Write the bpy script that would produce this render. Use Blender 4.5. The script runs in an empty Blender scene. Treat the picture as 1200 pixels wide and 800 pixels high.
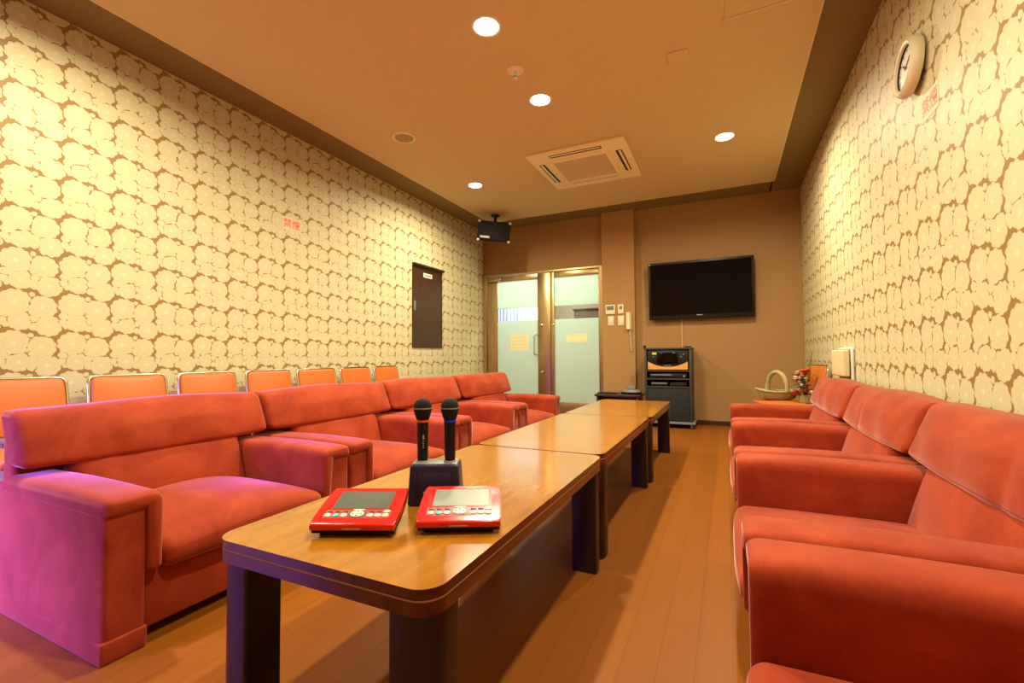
import bpy, bmesh, math, random
from mathutils import Vector, Matrix
random.seed(7)
S = bpy.context.scene
COL = S.collection
PI = math.pi
R = math.radians

# ------------------------------------------------------------------ dimensions (metres)
XL, XR, YB, YF = -3.542, 0.8485, 6.425, -0.80
ZBAND, ZC = 2.926, 2.899
CXL, CXR, CYB, CYF = -3.165, 0.532, 5.96, -0.42
DX0, DX1, DZ1 = -3.515, -1.585, 2.20           # double door opening in the back wall

# ------------------------------------------------------------------ material helpers
def hx(r, g, b):
    f = lambda c: (c/255/12.92) if c/255 <= .04045 else ((c/255+.055)/1.055)**2.4
    return (f(r), f(g), f(b), 1)

class NT:
    def __init__(s, name):
        s.m = bpy.data.materials.new(name); s.m.use_nodes = True
        s.t = s.m.node_tree; s.n = s.t.nodes; s.l = s.t.links
        s.b = s.n['Principled BSDF']; s.out = s.n['Material Output']
    def node(s, k, **kw):
        n = s.n.new(k)
        for a, v in kw.items(): setattr(n, a, v)
        return n
    def link(s, a, b): s.l.new(a, b)
    def val(s, sock, v):
        if hasattr(v, 'is_linked') or hasattr(v, 'links'): s.l.new(v, sock)
        else: sock.default_value = v
    def math(s, op, a, b=None, c=None, clamp=False):
        n = s.node('ShaderNodeMath', operation=op); n.use_clamp = clamp
        s.val(n.inputs[0], a)
        if b is not None: s.val(n.inputs[1], b)
        if c is not None: s.val(n.inputs[2], c)
        return n.outputs[0]
    def mix(s, fac, a, b, mode='MIX'):
        n = s.node('ShaderNodeMix', data_type='RGBA', blend_type=mode)
        s.val(n.inputs[0], fac); s.val(n.inputs[6], a); s.val(n.inputs[7], b)
        return n.outputs[2]
    def coord(s, kind='Object', scale=(1, 1, 1)):
        c = s.node('ShaderNodeTexCoord'); mp = s.node('ShaderNodeMapping')
        mp.inputs['Scale'].default_value = scale
        s.link(c.outputs[kind], mp.inputs[0]); return mp.outputs[0]
    def noise(s, vec, scale, detail=3, rough=.5, dist=0):
        n = s.node('ShaderNodeTexNoise')
        s.link(vec, n.inputs['Vector']); n.inputs['Scale'].default_value = scale
        n.inputs['Detail'].default_value = detail; n.inputs['Roughness'].default_value = rough
        n.inputs['Distortion'].default_value = dist
        return n.outputs['Fac']
    def ramp(s, fac, stops):
        n = s.node('ShaderNodeValToRGB'); e = n.color_ramp.elements
        while len(e) < len(stops): e.new(.5)
        for k, (p, c) in enumerate(stops): e[k].position = p; e[k].color = c
        s.link(fac, n.inputs[0]); return n.outputs[0]
    def bump(s, h, strength=.2, dist=.01):
        n = s.node('ShaderNodeBump'); n.inputs['Strength'].default_value = strength
        n.inputs['Distance'].default_value = dist
        s.link(h, n.inputs['Height']); s.link(n.outputs[0], s.b.inputs['Normal'])
    def set(s, **kw):
        for k, v in kw.items():
            s.val(s.b.inputs[k.replace('_', ' ')], v)

def plain(name, col, rough=.5, metal=0, noise=.06, coat=0, emit=0, spec=.5, emitcol=None):
    t = NT(name)
    v = t.noise(t.coord(), 14, 3)
    c2 = tuple(max(0, x*(1-noise*2)) for x in col[:3])+(1,)
    c3 = tuple(min(1, x*(1+noise)) for x in col[:3])+(1,)
    t.set(Base_Color=t.mix(v, c2, c3), Roughness=rough, Metallic=metal, Coat_Weight=coat)
    t.b.inputs['Specular IOR Level'].default_value = spec
    if emit:
        t.b.inputs['Emission Color'].default_value = emitcol or col
        t.b.inputs['Emission Strength'].default_value = emit
    return t.m

M = {}
# red velvet
def velvet():
    t = NT('velvet'); co = t.coord()
    big = t.ramp(t.noise(co, 4.5, 4, .6, .8), [(.32, (0, 0, 0, 1)), (.68, (1, 1, 1, 1))])
    fine = t.noise(t.coord(scale=(1, 1, .25)), 160, 2)
    c = t.mix(big, hx(142, 47, 22), hx(174, 70, 36))
    c = t.mix(t.math('MULTIPLY', fine, .35), c, hx(108, 28, 12))
    t.set(Base_Color=c, Roughness=.75)
    t.b.inputs['Specular IOR Level'].default_value = .15
    t.b.inputs['Sheen Weight'].default_value = .8
    t.b.inputs['Sheen Roughness'].default_value = .3
    t.b.inputs['Sheen Tint'].default_value = (1, .60, .56, 1)
    t.bump(fine, .12, .002)
    return t.m
M['velvet'] = velvet()

def wallpaper(name, sgn):
    t = NT(name)
    g = t.node('ShaderNodeNewGeometry'); sp = t.node('ShaderNodeSeparateXYZ')
    t.link(g.outputs['Position'], sp.inputs[0])
    TX, TZ = .25, .23
    cb = t.node('ShaderNodeCombineXYZ')
    t.val(cb.inputs[0], t.math('MULTIPLY', t.math('SUBTRACT', sp.outputs[1], 1.293), sgn))
    t.val(cb.inputs[1], t.math('SUBTRACT', sp.outputs[2], 1.747))
    # slight wobble so that petals are not perfectly round
    nz = t.node('ShaderNodeTexNoise'); nz.inputs['Scale'].default_value = 30
    t.link(cb.outputs[0], nz.inputs['Vector'])
    wob = t.node('ShaderNodeVectorMath', operation='MULTIPLY_ADD')
    t.link(nz.outputs['Color'], wob.inputs[0]); wob.inputs[1].default_value = (.008, .008, 0)
    t.link(cb.outputs[0], wob.inputs[2])
    fl = [(-.092, -.088, .061, 11), (.044, -.066, .065, 12), (-.065, -.195, .056, 10), (.066, -.172, .049, 9),
          (.003, -.132, .022, 5), (-.003, -.172, .021, 6), (.122, -.158, .020, 5), (.122, -.200, .021, 6), (.012, .034, .012, 5),
          (.112, -.020, .013, 5), (.117, -.122, .014, 4)]
    best = None; second = None
    for (cx, cy, r, k) in fl:
        sb = t.node('ShaderNodeVectorMath', operation='SUBTRACT'); t.link(wob.outputs[0], sb.inputs[0])
        sb.inputs[1].default_value = (cx+.004, cy+.004, 0)
        wr = t.node('ShaderNodeVectorMath', operation='WRAP'); t.link(sb.outputs[0], wr.inputs[0])
        wr.inputs[1].default_value = (TX/2, TZ/2, 1); wr.inputs[2].default_value = (-TX/2, -TZ/2, -1)
        ln = t.node('ShaderNodeVectorMath', operation='LENGTH'); t.link(wr.outputs[0], ln.inputs[0])
        s2 = t.node('ShaderNodeSeparateXYZ'); t.link(wr.outputs[0], s2.inputs[0])
        ang = t.math('ARCTAN2', s2.outputs[1], s2.outputs[0])
        pet = t.math('ABSOLUTE', t.math('SINE', t.math('MULTIPLY', ang, k/2)))
        rad = t.math('MULTIPLY_ADD', pet, r*.10, r*1.0)
        d = t.math('DIVIDE', ln.outputs['Value'], rad)
        if best is None: best = d
        else:
            hi_ = t.math('MAXIMUM', best, d)
            second = hi_ if second is None else t.math('MINIMUM', second, hi_)
            best = t.math('MINIMUM', best, d)
    # thin broken seams of ground colour where two flowers meet
    nb = t.noise(cb.outputs[0], 26, 2)
    near = t.math('LESS_THAN', t.math('SUBTRACT', second, best), t.math('MULTIPLY', t.math('SUBTRACT', nb, .49, clamp=True), 1.0))
    seam = t.math('MULTIPLY', near, t.math('GREATER_THAN', best, .74))
    flower = t.math('MULTIPLY', t.math('LESS_THAN', best, 1.0), t.math('SUBTRACT', 1, seam))
    rim = t.math('SINE', t.math('MULTIPLY', best, 19))
    tone = t.math('MULTIPLY_ADD', rim, .13, .5)
    ctr = t.math('SUBTRACT', 1, t.math('MULTIPLY', best, 3.6), clamp=True)
    pet = t.mix(tone, hx(198, 190, 150), hx(214, 206, 168))
    pet = t.mix(t.math('MULTIPLY', ctr, .7), pet, hx(228, 222, 192))
    weave = t.noise(cb.outputs[0], 420, 1)
    pet = t.mix(t.math('MULTIPLY', weave, .15), pet, hx(200, 188, 150))
    t.set(Base_Color=t.mix(flower, hx(150, 117, 70), pet), Roughness=.55)
    t.b.inputs['Specular IOR Level'].default_value = .25
    t.bump(flower, .15, .002)
    return t.m
M['paper_left'] = wallpaper('flower_wallpaper_left', 1)
M['paper_right'] = wallpaper('flower_wallpaper_right', -1)

def wood(name, c1, c2, c3, rough, coat, scale=(6, .7, 6), blotch=0.0):
    t = NT(name); co = t.coord(scale=scale)
    a = t.noise(co, 6, 5, .55, .3); b = t.noise(t.coord(scale=(scale[0]*8, scale[1]*2, scale[2]*8)), 14, 3)
    c = t.ramp(a, [(.3, c1), (.52, c2), (.75, c3)])
    c = t.mix(t.math('MULTIPLY', b, .22), c, c1)
    if blotch:
        q = t.noise(t.coord(), 11, 4, .6, .5)
        c = t.mix(t.math('MULTIPLY', t.math('GREATER_THAN', q, .45), 0), c, c)
        c = t.mix(t.math('MULTIPLY', q, blotch), c, c3)
    t.set(Base_Color=c, Roughness=rough, Coat_Weight=coat)
    t.b.inputs['Coat Roughness'].default_value = .12
    return t.m
M['tabletop'] = wood('varnished_table_wood', hx(126, 74, 10), hx(156, 97, 16), hx(178, 118, 26), .22, .6, (4, .9, 4), .5)
M['table_edge'] = wood('dark_table_edge', hx(58, 24, 12), hx(82, 36, 18), hx(98, 46, 24), .3, .5)
M['table_line'] = plain('worn_edge_line', hx(190, 160, 130), .5)
M['leg'] = plain('dark_table_leg', hx(24, 17, 14), .4, coat=.1)
M['dark_wood'] = wood('dark_brown_wood', hx(44, 22, 12), hx(64, 34, 18), hx(80, 44, 24), .4, .2)
M['hatch'] = wood('hatch_wood', hx(50, 28, 12), hx(60, 34, 15), hx(70, 40, 19), .4, .15, (4, 4, .8))

def floor_mat():
    t = NT('plank_floor')
    co = t.coord()
    br = t.node('ShaderNodeTexBrick')
    mp = t.node('ShaderNodeMapping'); mp.inputs['Rotation'].default_value = (0, 0, R(90)); t.link(co, mp.inputs[0])
    t.link(mp.outputs[0], br.inputs['Vector'])
    br.inputs['Color1'].default_value = hx(132, 76, 16); br.inputs['Color2'].default_value = hx(144, 82, 18)
    br.inputs['Mortar'].default_value = hx(112, 60, 18)
    br.inputs['Scale'].default_value = 1; br.inputs['Mortar Size'].default_value = .0012
    br.inputs['Brick Width'].default_value = 1.1; br.inputs['Row Height'].default_value = .1
    br.inputs['Bias'].default_value = 0
    gr = t.noise(t.coord(scale=(14, .8, 1)), 7, 5, .6, .8)
    c = t.mix(t.math('MULTIPLY', gr, .5), br.outputs['Color'], hx(120, 64, 14))
    t.set(Base_Color=c, Roughness=t.math('MULTIPLY_ADD', gr, .12, .36))
    t.b.inputs['Specular IOR Level'].default_value = .2
    return t.m
M['floor'] = floor_mat()

def cloth_wall(name, c1, c2):
    t = NT(name)
    a = t.noise(t.coord('Object', (2, 2, 60)), 9, 4, .6)
    b = t.noise(t.coord('Object', (1, 1, 1)), 3, 2)
    c = t.mix(a, c1, c2); c = t.mix(t.math('MULTIPLY', b, .2), c, c1)
    t.set(Base_Color=c, Roughness=.75); t.b.inputs['Specular IOR Level'].default_value = .2
    t.bump(a, .15, .003)
    return t.m
M['wall_back'] = cloth_wall('brown_wallcloth', hx(152, 116, 72), hx(174, 134, 88))
M['column'] = cloth_wall('tan_wallcloth', hx(160, 122, 76), hx(182, 140, 92))
M['ceiling'] = plain('ceiling_board', hx(212, 190, 142), .8, noise=.02, spec=.2)
M['band'] = plain('ceiling_band_brown', hx(132, 112, 68), .7, noise=.03, spec=.2)
M['ceil_edge'] = plain('ceiling_edge_bead', hx(226, 200, 150), .5)
M['plate'] = plain('cover_plate_paint', hx(214, 192, 146), .6, noise=.02)
M['acp'] = plain('ac_plastic', hx(244, 230, 186), .45, noise=.02)
M['acg'] = plain('ac_grille', hx(168, 140, 96), .6)
M['slot'] = plain('dark_slot', hx(26, 14, 8), .6)
M['lamp_trim'] = plain('downlight_trim', hx(240, 232, 215), .4)
M['chrome'] = plain('chrome_tube', hx(220, 214, 200), .18, metal=1, noise=.02)
M['orange'] = plain('orange_vinyl', hx(196, 104, 36), .42, noise=.03)
M['cream'] = plain('cream_plastic', hx(226, 214, 180), .45, noise=.02)
M['creampad'] = plain('cream_vinyl', hx(226, 210, 168), .5, noise=.03)
M['white'] = plain('white_plastic', hx(232, 230, 222), .4, noise=.01)
M['black'] = plain('black_plastic', hx(13, 13, 14), .42, noise=.1, spec=.35)
M['blackmatte'] = plain('black_matte', hx(16, 16, 16), .8, noise=.1, spec=.3)
M['gloss'] = plain('glossy_black_screen', hx(5, 5, 7), .12, noise=.05, spec=.25)
M['rack'] = plain('rack_grey', hx(52, 48, 44), .5)
M['grille'] = plain('speaker_grille', hx(26, 30, 28), .8)
M['grey'] = plain('grey_plastic', hx(120, 124, 122), .4)
M['navy'] = plain('navy_plastic', hx(30, 34, 70), .42)
M['foam'] = plain('mic_foam', hx(20, 20, 20), .95, noise=.3)
M['redplastic'] = plain('red_plastic', hx(206, 22, 20), .24, coat=.5, noise=.02)
M['padrose'] = plain('tablet_key_strip', hx(206, 66, 60), .35)
M['tabscreen'] = plain('tablet_screen', hx(96, 102, 98), .22, noise=.1)
M['key'] = plain('tablet_key', hx(232, 222, 206), .4)
M['keygrey'] = plain('tablet_key_grey', hx(92, 86, 84), .4)
M['teal'] = plain('tablet_key_teal', hx(70, 190, 190), .4)
M['orangering'] = plain('orange_ring', hx(220, 90, 40), .4)
M['bluering'] = plain('blue_ring', hx(30, 50, 220), .35)
M['gold'] = plain('golden_trim', hx(238, 178, 92), .3, metal=.3)
M['yellow'] = plain('yellow_sticker', hx(220, 210, 60), .5)
M['lcd'] = plain('lcd_grey', hx(110, 118, 100), .3)
M['paper'] = plain('notice_paper', hx(238, 238, 186), .7, noise=.02)
M['papertext'] = plain('notice_print', hx(230, 228, 178), .7)
M['signpink'] = plain('sign_backing', hx(230, 204, 160), .6)
M['signred'] = plain('sign_red', hx(236, 112, 84), .6)
M['silver'] = plain('silver_print', hx(190, 190, 186), .35, metal=.3)
M['steel'] = None
def steel():
    t = NT('brushed_steel')
    a = t.noise(t.coord('Object', (60, 60, 1.2)), 6, 3)
    t.set(Base_Color=t.mix(a, hx(168, 142, 96), hx(204, 180, 130)), Metallic=.95, Roughness=t.math('MULTIPLY_ADD', a, .15, .24))
    return t.m
M['steel'] = steel()
def frosted():
    t = NT('frosted_glass')
    d = t.node('ShaderNodeBsdfDiffuse'); d.inputs[0].default_value = hx(216, 232, 216)
    tr = t.node('ShaderNodeBsdfTranslucent'); tr.inputs[0].default_value = hx(216, 230, 214)
    gl = t.node('ShaderNodeBsdfGlossy'); gl.inputs['Roughness'].default_value = .25
    m1 = t.node('ShaderNodeMixShader'); m1.inputs[0].default_value = .6
    t.link(d.outputs[0], m1.inputs[1]); t.link(tr.outputs[0], m1.inputs[2])
    m2 = t.node('ShaderNodeMixShader'); m2.inputs[0].default_value = .05
    t.link(m1.outputs[0], m2.inputs[1]); t.link(gl.outputs[0], m2.inputs[2])
    t.link(m2.outputs[0], t.out.inputs[0]); return t.m
M['frost'] = frosted()
def clearglass(name):
    t = NT(name)
    tr = t.node('ShaderNodeBsdfTransparent'); tr.inputs[0].default_value = (.9, .93, .92, 1)
    gl = t.node('ShaderNodeBsdfGlossy'); gl.inputs['Roughness'].default_value = .02
    m2 = t.node('ShaderNodeMixShader'); m2.inputs[0].default_value = .07
    t.link(tr.outputs[0], m2.inputs[1]); t.link(gl.outputs[0], m2.inputs[2])
    t.link(m2.outputs[0], t.out.inputs[0]); return t.m
M['clear'] = clearglass('clear_glass')
M['lamp'] = plain('lamp_glow', (1, .93, .78, 1), .5, emit=30, emitcol=(1, .9, .68, 1))
M['corridor'] = plain('corridor_wall', hx(140, 120, 92), .7)
M['curtain'] = plain('curtain_fabric', hx(214, 220, 238), .9)
M['wicker'] = None
def wicker():
    t = NT('wicker')
    w = t.node('ShaderNodeTexWave'); w.inputs['Scale'].default_value = 30; w.inputs['Distortion'].default_value = 2
    t.link(t.coord(), w.inputs['Vector'])
    t.set(Base_Color=t.mix(w.outputs['Fac'], hx(128, 118, 66), hx(188, 180, 122)), Roughness=.7)
    t.bump(w.outputs['Fac'], .4, .004)
    return t.m
M['wicker'] = wicker()
M['leaf'] = plain('leaf_green', hx(84, 112, 50), .6, noise=.2)
M['f_orange'] = plain('petal_orange', hx(238, 134, 44), .6)
M['f_pink'] = plain('petal_pink', hx(230, 160, 140), .6)
M['f_red'] = plain('petal_red', hx(190, 30, 40), .6)
M['f_white'] = plain('petal_white', hx(240, 220, 190), .6)

# ------------------------------------------------------------------ mesh helpers
def finish(name, bm, mat, parent=None, smooth=True, loc=None, angle=40):
    me = bpy.data.meshes.new(name)
    bmesh.ops.recalc_face_normals(bm, faces=bm.faces[:])
    bm.to_mesh(me); bm.free()
    mats = mat if isinstance(mat, (list, tuple)) else [mat]
    for m in mats: me.materials.append(m)
    if smooth:
        for p in me.polygons: p.use_smooth = True
        me.set_sharp_from_angle(angle=R(angle))
    o = bpy.data.objects.new(name, me); COL.objects.link(o)
    if parent is not None: o.parent = parent
    if loc: o.location = loc
    return o

def tag(o, label=None, cat=None, group=None, kind=None):
    if label: o['label'] = label
    if cat: o['category'] = cat
    if group: o['group'] = group
    if kind: o['kind'] = kind
    return o

def thing(name, label, cat, loc=(0, 0, 0), rz=0, group=None, rot=None):
    o = bpy.data.objects.new(name, None); COL.objects.link(o)
    o.empty_display_size = .1
    o.location = loc; o.rotation_euler = rot or (0, 0, rz)
    return tag(o, label, cat, group)

def box(bm, x0, x1, y0, y1, z0, z1, bev=0, seg=2, mi=0):
    r = bmesh.ops.create_cube(bm, size=1)
    vs = r['verts']
    for v in vs:
        v.co = Vector((x0+(v.co.x+.5)*(x1-x0), y0+(v.co.y+.5)*(y1-y0), z0+(v.co.z+.5)*(z1-z0)))
    fs = set(f for v in vs for f in v.link_faces)
    for f in fs: f.material_index = mi
    if bev:
        es = list(set(e for v in vs for e in v.link_edges))
        bmesh.ops.bevel(bm, geom=es, offset=bev, segments=seg, profile=.5, affect='EDGES', clamp_overlap=True, material=-1)
    return vs

def bx(name, dims, mat, parent=None, bev=.004, seg=2):
    bm = bmesh.new(); box(bm, *dims, bev=bev, seg=seg)
    return finish(name, bm, mat, parent)

def axis_pts(s, r, k, inner):
    h = s/2; a = h-r
    lo = [-h + r*(1-math.cos(i/k*PI/2))**.8 for i in range(k)]
    lo = [-h + r*i/k for i in range(k)]
    mid = [-a+2*a*i/inner for i in range(inner+1)]
    return lo+mid+[-x for x in reversed(lo)]

def rbox(bm, x0, x1, y0, y1, z0, z1, r, k=4, inner=(6, 4, 3), deform=None):
    """closed rounded box with a regular grid so it can be puffed and bent"""
    sz = (x1-x0, y1-y0, z1-z0); c = Vector(((x0+x1)/2, (y0+y1)/2, (z0+z1)/2))
    r = min(r, *(s*.499 for s in sz))
    A = [axis_pts(sz[i], r, k, inner[i]) for i in range(3)]
    cache = {}
    n = [len(a)-1 for a in A]
    def V(i, j, l):
        key = (i, j, l)
        if key in cache: return cache[key]
        p = Vector((A[0][i], A[1][j], A[2][l]))
        q = Vector([max(-(sz[t]/2-r), min(sz[t]/2-r, p[t])) for t in range(3)])
        d = p-q
        if d.length > 1e-9:
            m = max(abs(d[0]), abs(d[1]), abs(d[2]))
            d = d.normalized()*r
        w = q+d
        u = Vector([w[t]/(sz[t]/2) for t in range(3)])
        P = w+c
        if deform: P = Vector(deform(P, u))
        v = bm.verts.new(P); cache[key] = v; return v
    for ax in range(3):
        b, cc = [(1, 2), (0, 2), (0, 1)][ax]
        for side in (0, n[ax]):
            for i in range(n[b]):
                for j in range(n[cc]):
                    ids = []
                    for (di, dj) in ((0, 0), (1, 0), (1, 1), (0, 1)):
                        t = [0, 0, 0]; t[ax] = side; t[b] = i+di; t[cc] = j+dj; ids.append(V(*t))
                    try: bm.faces.new(ids)
                    except ValueError: pass

def prism(bm, pts, z0, z1, bev=0, seg=3, top_only=False):
    """pts: (x,y) outline extruded in z"""
    lo = [bm.verts.new((x, y, z0)) for x, y in pts]
    hi = [bm.verts.new((x, y, z1)) for x, y in pts]
    n = len(pts)
    fb = bm.faces.new(lo[::-1]); ft = bm.faces.new(hi)
    for i in range(n): bm.faces.new((lo[i], lo[(i+1) % n], hi[(i+1) % n], hi[i]))
    if bev:
        es = [e for e in ft.edges] + ([] if top_only else [e for e in fb.edges])
        bmesh.ops.bevel(bm, geom=es, offset=bev, segments=seg, profile=.5, affect='EDGES')
    return lo+hi

def rrect(x0, x1, y0, y1, rad, k=8):
    """rounded rectangle outline; rad one value or four (x0y0,x1y0,x1y1,x0y1)"""
    if not isinstance(rad, (tuple, list)): rad = (rad,)*4
    out = []
    for (cx, cy, r, a0) in ((x0+rad[0], y0+rad[0], rad[0], 180), (x1-rad[1], y0+rad[1], rad[1], 270),
                            (x1-rad[2], y1-rad[2], rad[2], 0), (x0+rad[3], y1-rad[3], rad[3], 90)):
        for i in range(k+1):
            a = R(a0+90*i/k); out.append((cx+r*math.cos(a), cy+r*math.sin(a)))
    return out

def tube(bm, pts, r, k=10, closed=False, cap=True):
    pts = [Vector(p) for p in pts]; n = len(pts); rings = []
    up = Vector((0, 0, 1)); prev = None
    for i, p in enumerate(pts):
        a = pts[(i-1) % n] if (closed or i > 0) else p
        b = pts[(i+1) % n] if (closed or i < n-1) else p
        d = (b-a).normalized()
        if prev is None:
            s = d.cross(up)
            if s.length < 1e-4: s = d.cross(Vector((1, 0, 0)))
        else:
            s = prev-d*prev.dot(d)
        s.normalize(); prev = s; t = d.cross(s)
        rr = r[i] if isinstance(r, (list, tuple)) else r
        rings.append([bm.verts.new(p+(s*math.cos(q)+t*math.sin(q))*rr) for q in (2*PI*j/k for j in range(k))])
    m = n if closed else n-1
    for i in range(m):
        A, B = rings[i], rings[(i+1) % n]
        for j in range(k): bm.faces.new((A[j], A[(j+1) % k], B[(j+1) % k], B[j]))
    if not closed and cap: bm.faces.new(rings[0][::-1]); bm.faces.new(rings[-1])

def lathe(bm, prof, k=24, c=(0, 0, 0), mat=None):
    """prof: list of (r,z)"""
    rings = []; c = Vector(c); mat = mat or Matrix.Identity(3)
    for r, z in prof:
        if r < 1e-6: rings.append([bm.verts.new(c+mat@Vector((0, 0, z)))])
        else: rings.append([bm.verts.new(c+mat@Vector((r*math.cos(2*PI*j/k), r*math.sin(2*PI*j/k), z))) for j in range(k)])
    for A, B in zip(rings, rings[1:]):
        for j in range(k):
            a = A[j % len(A)]; a2 = A[(j+1) % len(A)]; b = B[j % len(B)]; b2 = B[(j+1) % len(B)]
            f = []
            for v in (a, a2, b2, b):
                if v not in f: f.append(v)
            if len(f) > 2:
                try: bm.faces.new(f)
                except ValueError: pass
    if len(rings[0]) > 1 and len(rings[-1]) > 1:
        A, B = rings[-1], rings[0]
        for j in range(k): bm.faces.new((A[j], A[(j+1) % k], B[(j+1) % k], B[j]))
    elif len(rings[0]) > 1: bm.faces.new(rings[0][::-1])
    elif len(rings[-1]) > 1: bm.faces.new(rings[-1])

def fillet(pts, r, k=5):
    """round the inner corners of a 3d polyline"""
    P = [Vector(p) for p in pts]; out = [P[0]]
    for a, b, c in zip(P, P[1:], P[2:]):
        u = (a-b); v = (c-b); rr = min(r, u.length*.49, v.length*.49)
        p0 = b+u.normalized()*rr; p1 = b+v.normalized()*rr
        for i in range(k+1):
            t = i/k; out.append(p0*(1-t)**2+b*2*t*(1-t)+p1*t*t)
    out.append(P[-1]); return out

def text_mesh(name, s, size, mat, parent, loc, rot, depth=.0006, align='CENTER', bold=0):
    cu = bpy.data.curves.new(name, 'FONT'); cu.body = s; cu.size = size; cu.align_x = align; cu.align_y = 'CENTER'
    cu.extrude = depth; cu.offset = bold
    o = bpy.data.objects.new(name, cu); COL.objects.link(o)
    dg = bpy.context.evaluated_depsgraph_get(); dg.update()
    me = bpy.data.meshes.new_from_object(o.evaluated_get(dg))
    bpy.data.objects.remove(o); me.name = name
    me.materials.clear(); me.materials.append(mat)
    q = bpy.data.objects.new(name, me); COL.objects.link(q)
    q.parent = parent; q.location = loc; q.rotation_euler = rot
    return q

def struct(name, bm, mat, smooth=False, parent=None):
    o = finish(name, bm, mat, parent, smooth=smooth)
    if parent is None: o['kind'] = 'structure'
    return o

# ------------------------------------------------------------------ the room
T = .12
bm = bmesh.new(); box(bm, XL-T, XR+T, YF-T, YB+T, -.1, 0); box(bm, -5.3, XR+T, YB+T, 8.4, -.1, 0); struct('floor', bm, M['floor'])
bm = bmesh.new(); box(bm, XL-T, XL, YF-T, YB+T, 0, 3.1); struct('wall_left', bm, M['paper_left'])
bm = bmesh.new(); box(bm, XR, XR+T, YF-T, YB+T, 0, 3.1); struct('wall_right', bm, M['paper_right'])
bm = bmesh.new()
box(bm, -5.3, DX0, YB+.001, YB+T, 0, ZBAND)
box(bm, DX0, DX1, YB, YB+T, DZ1, ZBAND)
box(bm, DX1, XR, YB, YB+T, 0, ZBAND)
struct('wall_back', bm, M['wall_back'])
bm = bmesh.new(); box(bm, -1.575, -1.125, YB-.10, YB, 0, ZBAND, bev=.004); struct('wall_column', bm, M['column'])
# wall behind the camera, with a window added for blue light at left
WX0, WX1, WZ0, WZ1 = -3.42, -2.42, .45, 1.45
bm = bmesh.new()
box(bm, XL, WX0, YF-T, YF, 0, ZBAND); box(bm, WX1, XR, YF-T, YF, 0, ZBAND)
box(bm, WX0, WX1, YF-T, YF, 0, WZ0); box(bm, WX0, WX1, YF-T, YF, WZ1, ZBAND)
struct('wall_front', bm, M['wall_back'])
w = bpy.data.objects.new('added_window_1', None); COL.objects.link(w); w['kind'] = 'structure'; w.location = ((WX0+WX1)/2, YF-.06, 0)
bm = bmesh.new(); cx = (WX0+WX1)/2; hw = (WX1-WX0)/2
box(bm, -hw, -hw+.05, -.03, .03, WZ0, WZ1); box(bm, hw-.05, hw, -.03, .03, WZ0, WZ1)
box(bm, -hw, hw, -.03, .03, WZ0, WZ0+.05); box(bm, -hw, hw, -.03, .03, WZ1-.05, WZ1); box(bm, -.02, .02, -.03, .03, WZ0, WZ1)
finish('added_window_frame', bm, M['steel'], w)
bm = bmesh.new(); box(bm, -hw+.04, hw-.04, -.004, .004, WZ0+.04, WZ1-.04); finish('pane', bm, M['clear'], w)

# ceiling: a lighter board, and a darker band all round it a little higher up
bm = bmesh.new(); box(bm, CXL, CXR, CYF, CYB, ZC, ZC+.1); struct('ceiling', bm, M['ceiling'])
bm = bmesh.new()
box(bm, XL-T, CXL+.02, YF-T, YB+T, ZBAND, ZBAND+.12); box(bm, CXR-.02, XR+T, YF-T, YB+T, ZBAND, ZBAND+.12)
box(bm, CXL, CXR, CYB-.02, YB+T, ZBAND, ZBAND+.12); box(bm, CXL, CXR, YF-T, CYF+.02, ZBAND, ZBAND+.12)
struct('trim_1', bm, M['band'])
bm = bmesh.new(); e = .008
box(bm, CXL-e, CXL, CYF, CYB, ZC-.001, ZC+.012); box(bm, CXR, CXR+e, CYF, CYB, ZC-.001, ZC+.012); box(bm, CXL-e, CXR+e, CYB, CYB+e, ZC-.001, ZC+.012)
struct('trim_2', bm, M['ceil_edge'])
# baseboard along the back wall
bm = bmesh.new(); box(bm, -1.125, XR, YB-.012, YB, 0, .06, bev=.003); struct('baseboard_back', bm, M['hatch'])
bm = bmesh.new(); box(bm, -1.58, -1.12, YB-.112, YB-.10, 0, .06, bev=.003); struct('baseboard_column', bm, M['hatch'])
bm = bmesh.new(); box(bm, XL, XL+.012, YF, YB-.02, 0, .06, bev=.003); struct('baseboard_left', bm, M['hatch'])
bm = bmesh.new(); box(bm, XR-.012, XR, YF, YB-.02, 0, .06, bev=.003); struct('baseboard_right', bm, M['hatch'])

# ---- corridor behind the glass doors
bm = bmesh.new(); box(bm, -5.3, XR+T, 8.3, 8.4, 0, 2.6); struct('wall_corridor', bm, M['corridor'])
bm = bmesh.new(); box(bm, -5.3, -5.2, YB, 8.3, 0, 2.6); struct('wall_corridor_left', bm, M['corridor'])
bm = bmesh.new(); box(bm, -.9, -.8, YB+T, 8.3, 0, 2.6); struct('wall_corridor_right', bm, M['corridor'])
bm = bmesh.new(); box(bm, -5.3, XR+T, YB+T, 8.4, 2.6, 2.7); struct('ceiling_corridor', bm, M['ceiling'])
bm = bmesh.new()
n = 110; x0, x1 = -4.75, -3.12
pr = []
for i in range(n+1):
    x = x0+(x1-x0)*i/n; pr.append((x, 7.9+.03*math.sin(i*1.25)+.012*math.sin(i*.37)))
lo = [bm.verts.new((x, y, .05)) for x, y in pr]; hi = [bm.verts.new((x, y, 2.4)) for x, y in pr]
lo2 = [bm.verts.new((x, y+.006, .05)) for x, y in pr]; hi2 = [bm.verts.new((x, y+.006, 2.4)) for x, y in pr]
for i in range(n):
    bm.faces.new((lo[i], lo[i+1], hi[i+1], hi[i])); bm.faces.new((lo2[i+1], lo2[i], hi2[i], hi2[i+1]))
    bm.faces.new((hi[i], hi[i+1], hi2[i+1], hi2[i])); bm.faces.new((lo2[i], lo2[i+1], lo[i+1], lo[i]))
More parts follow.
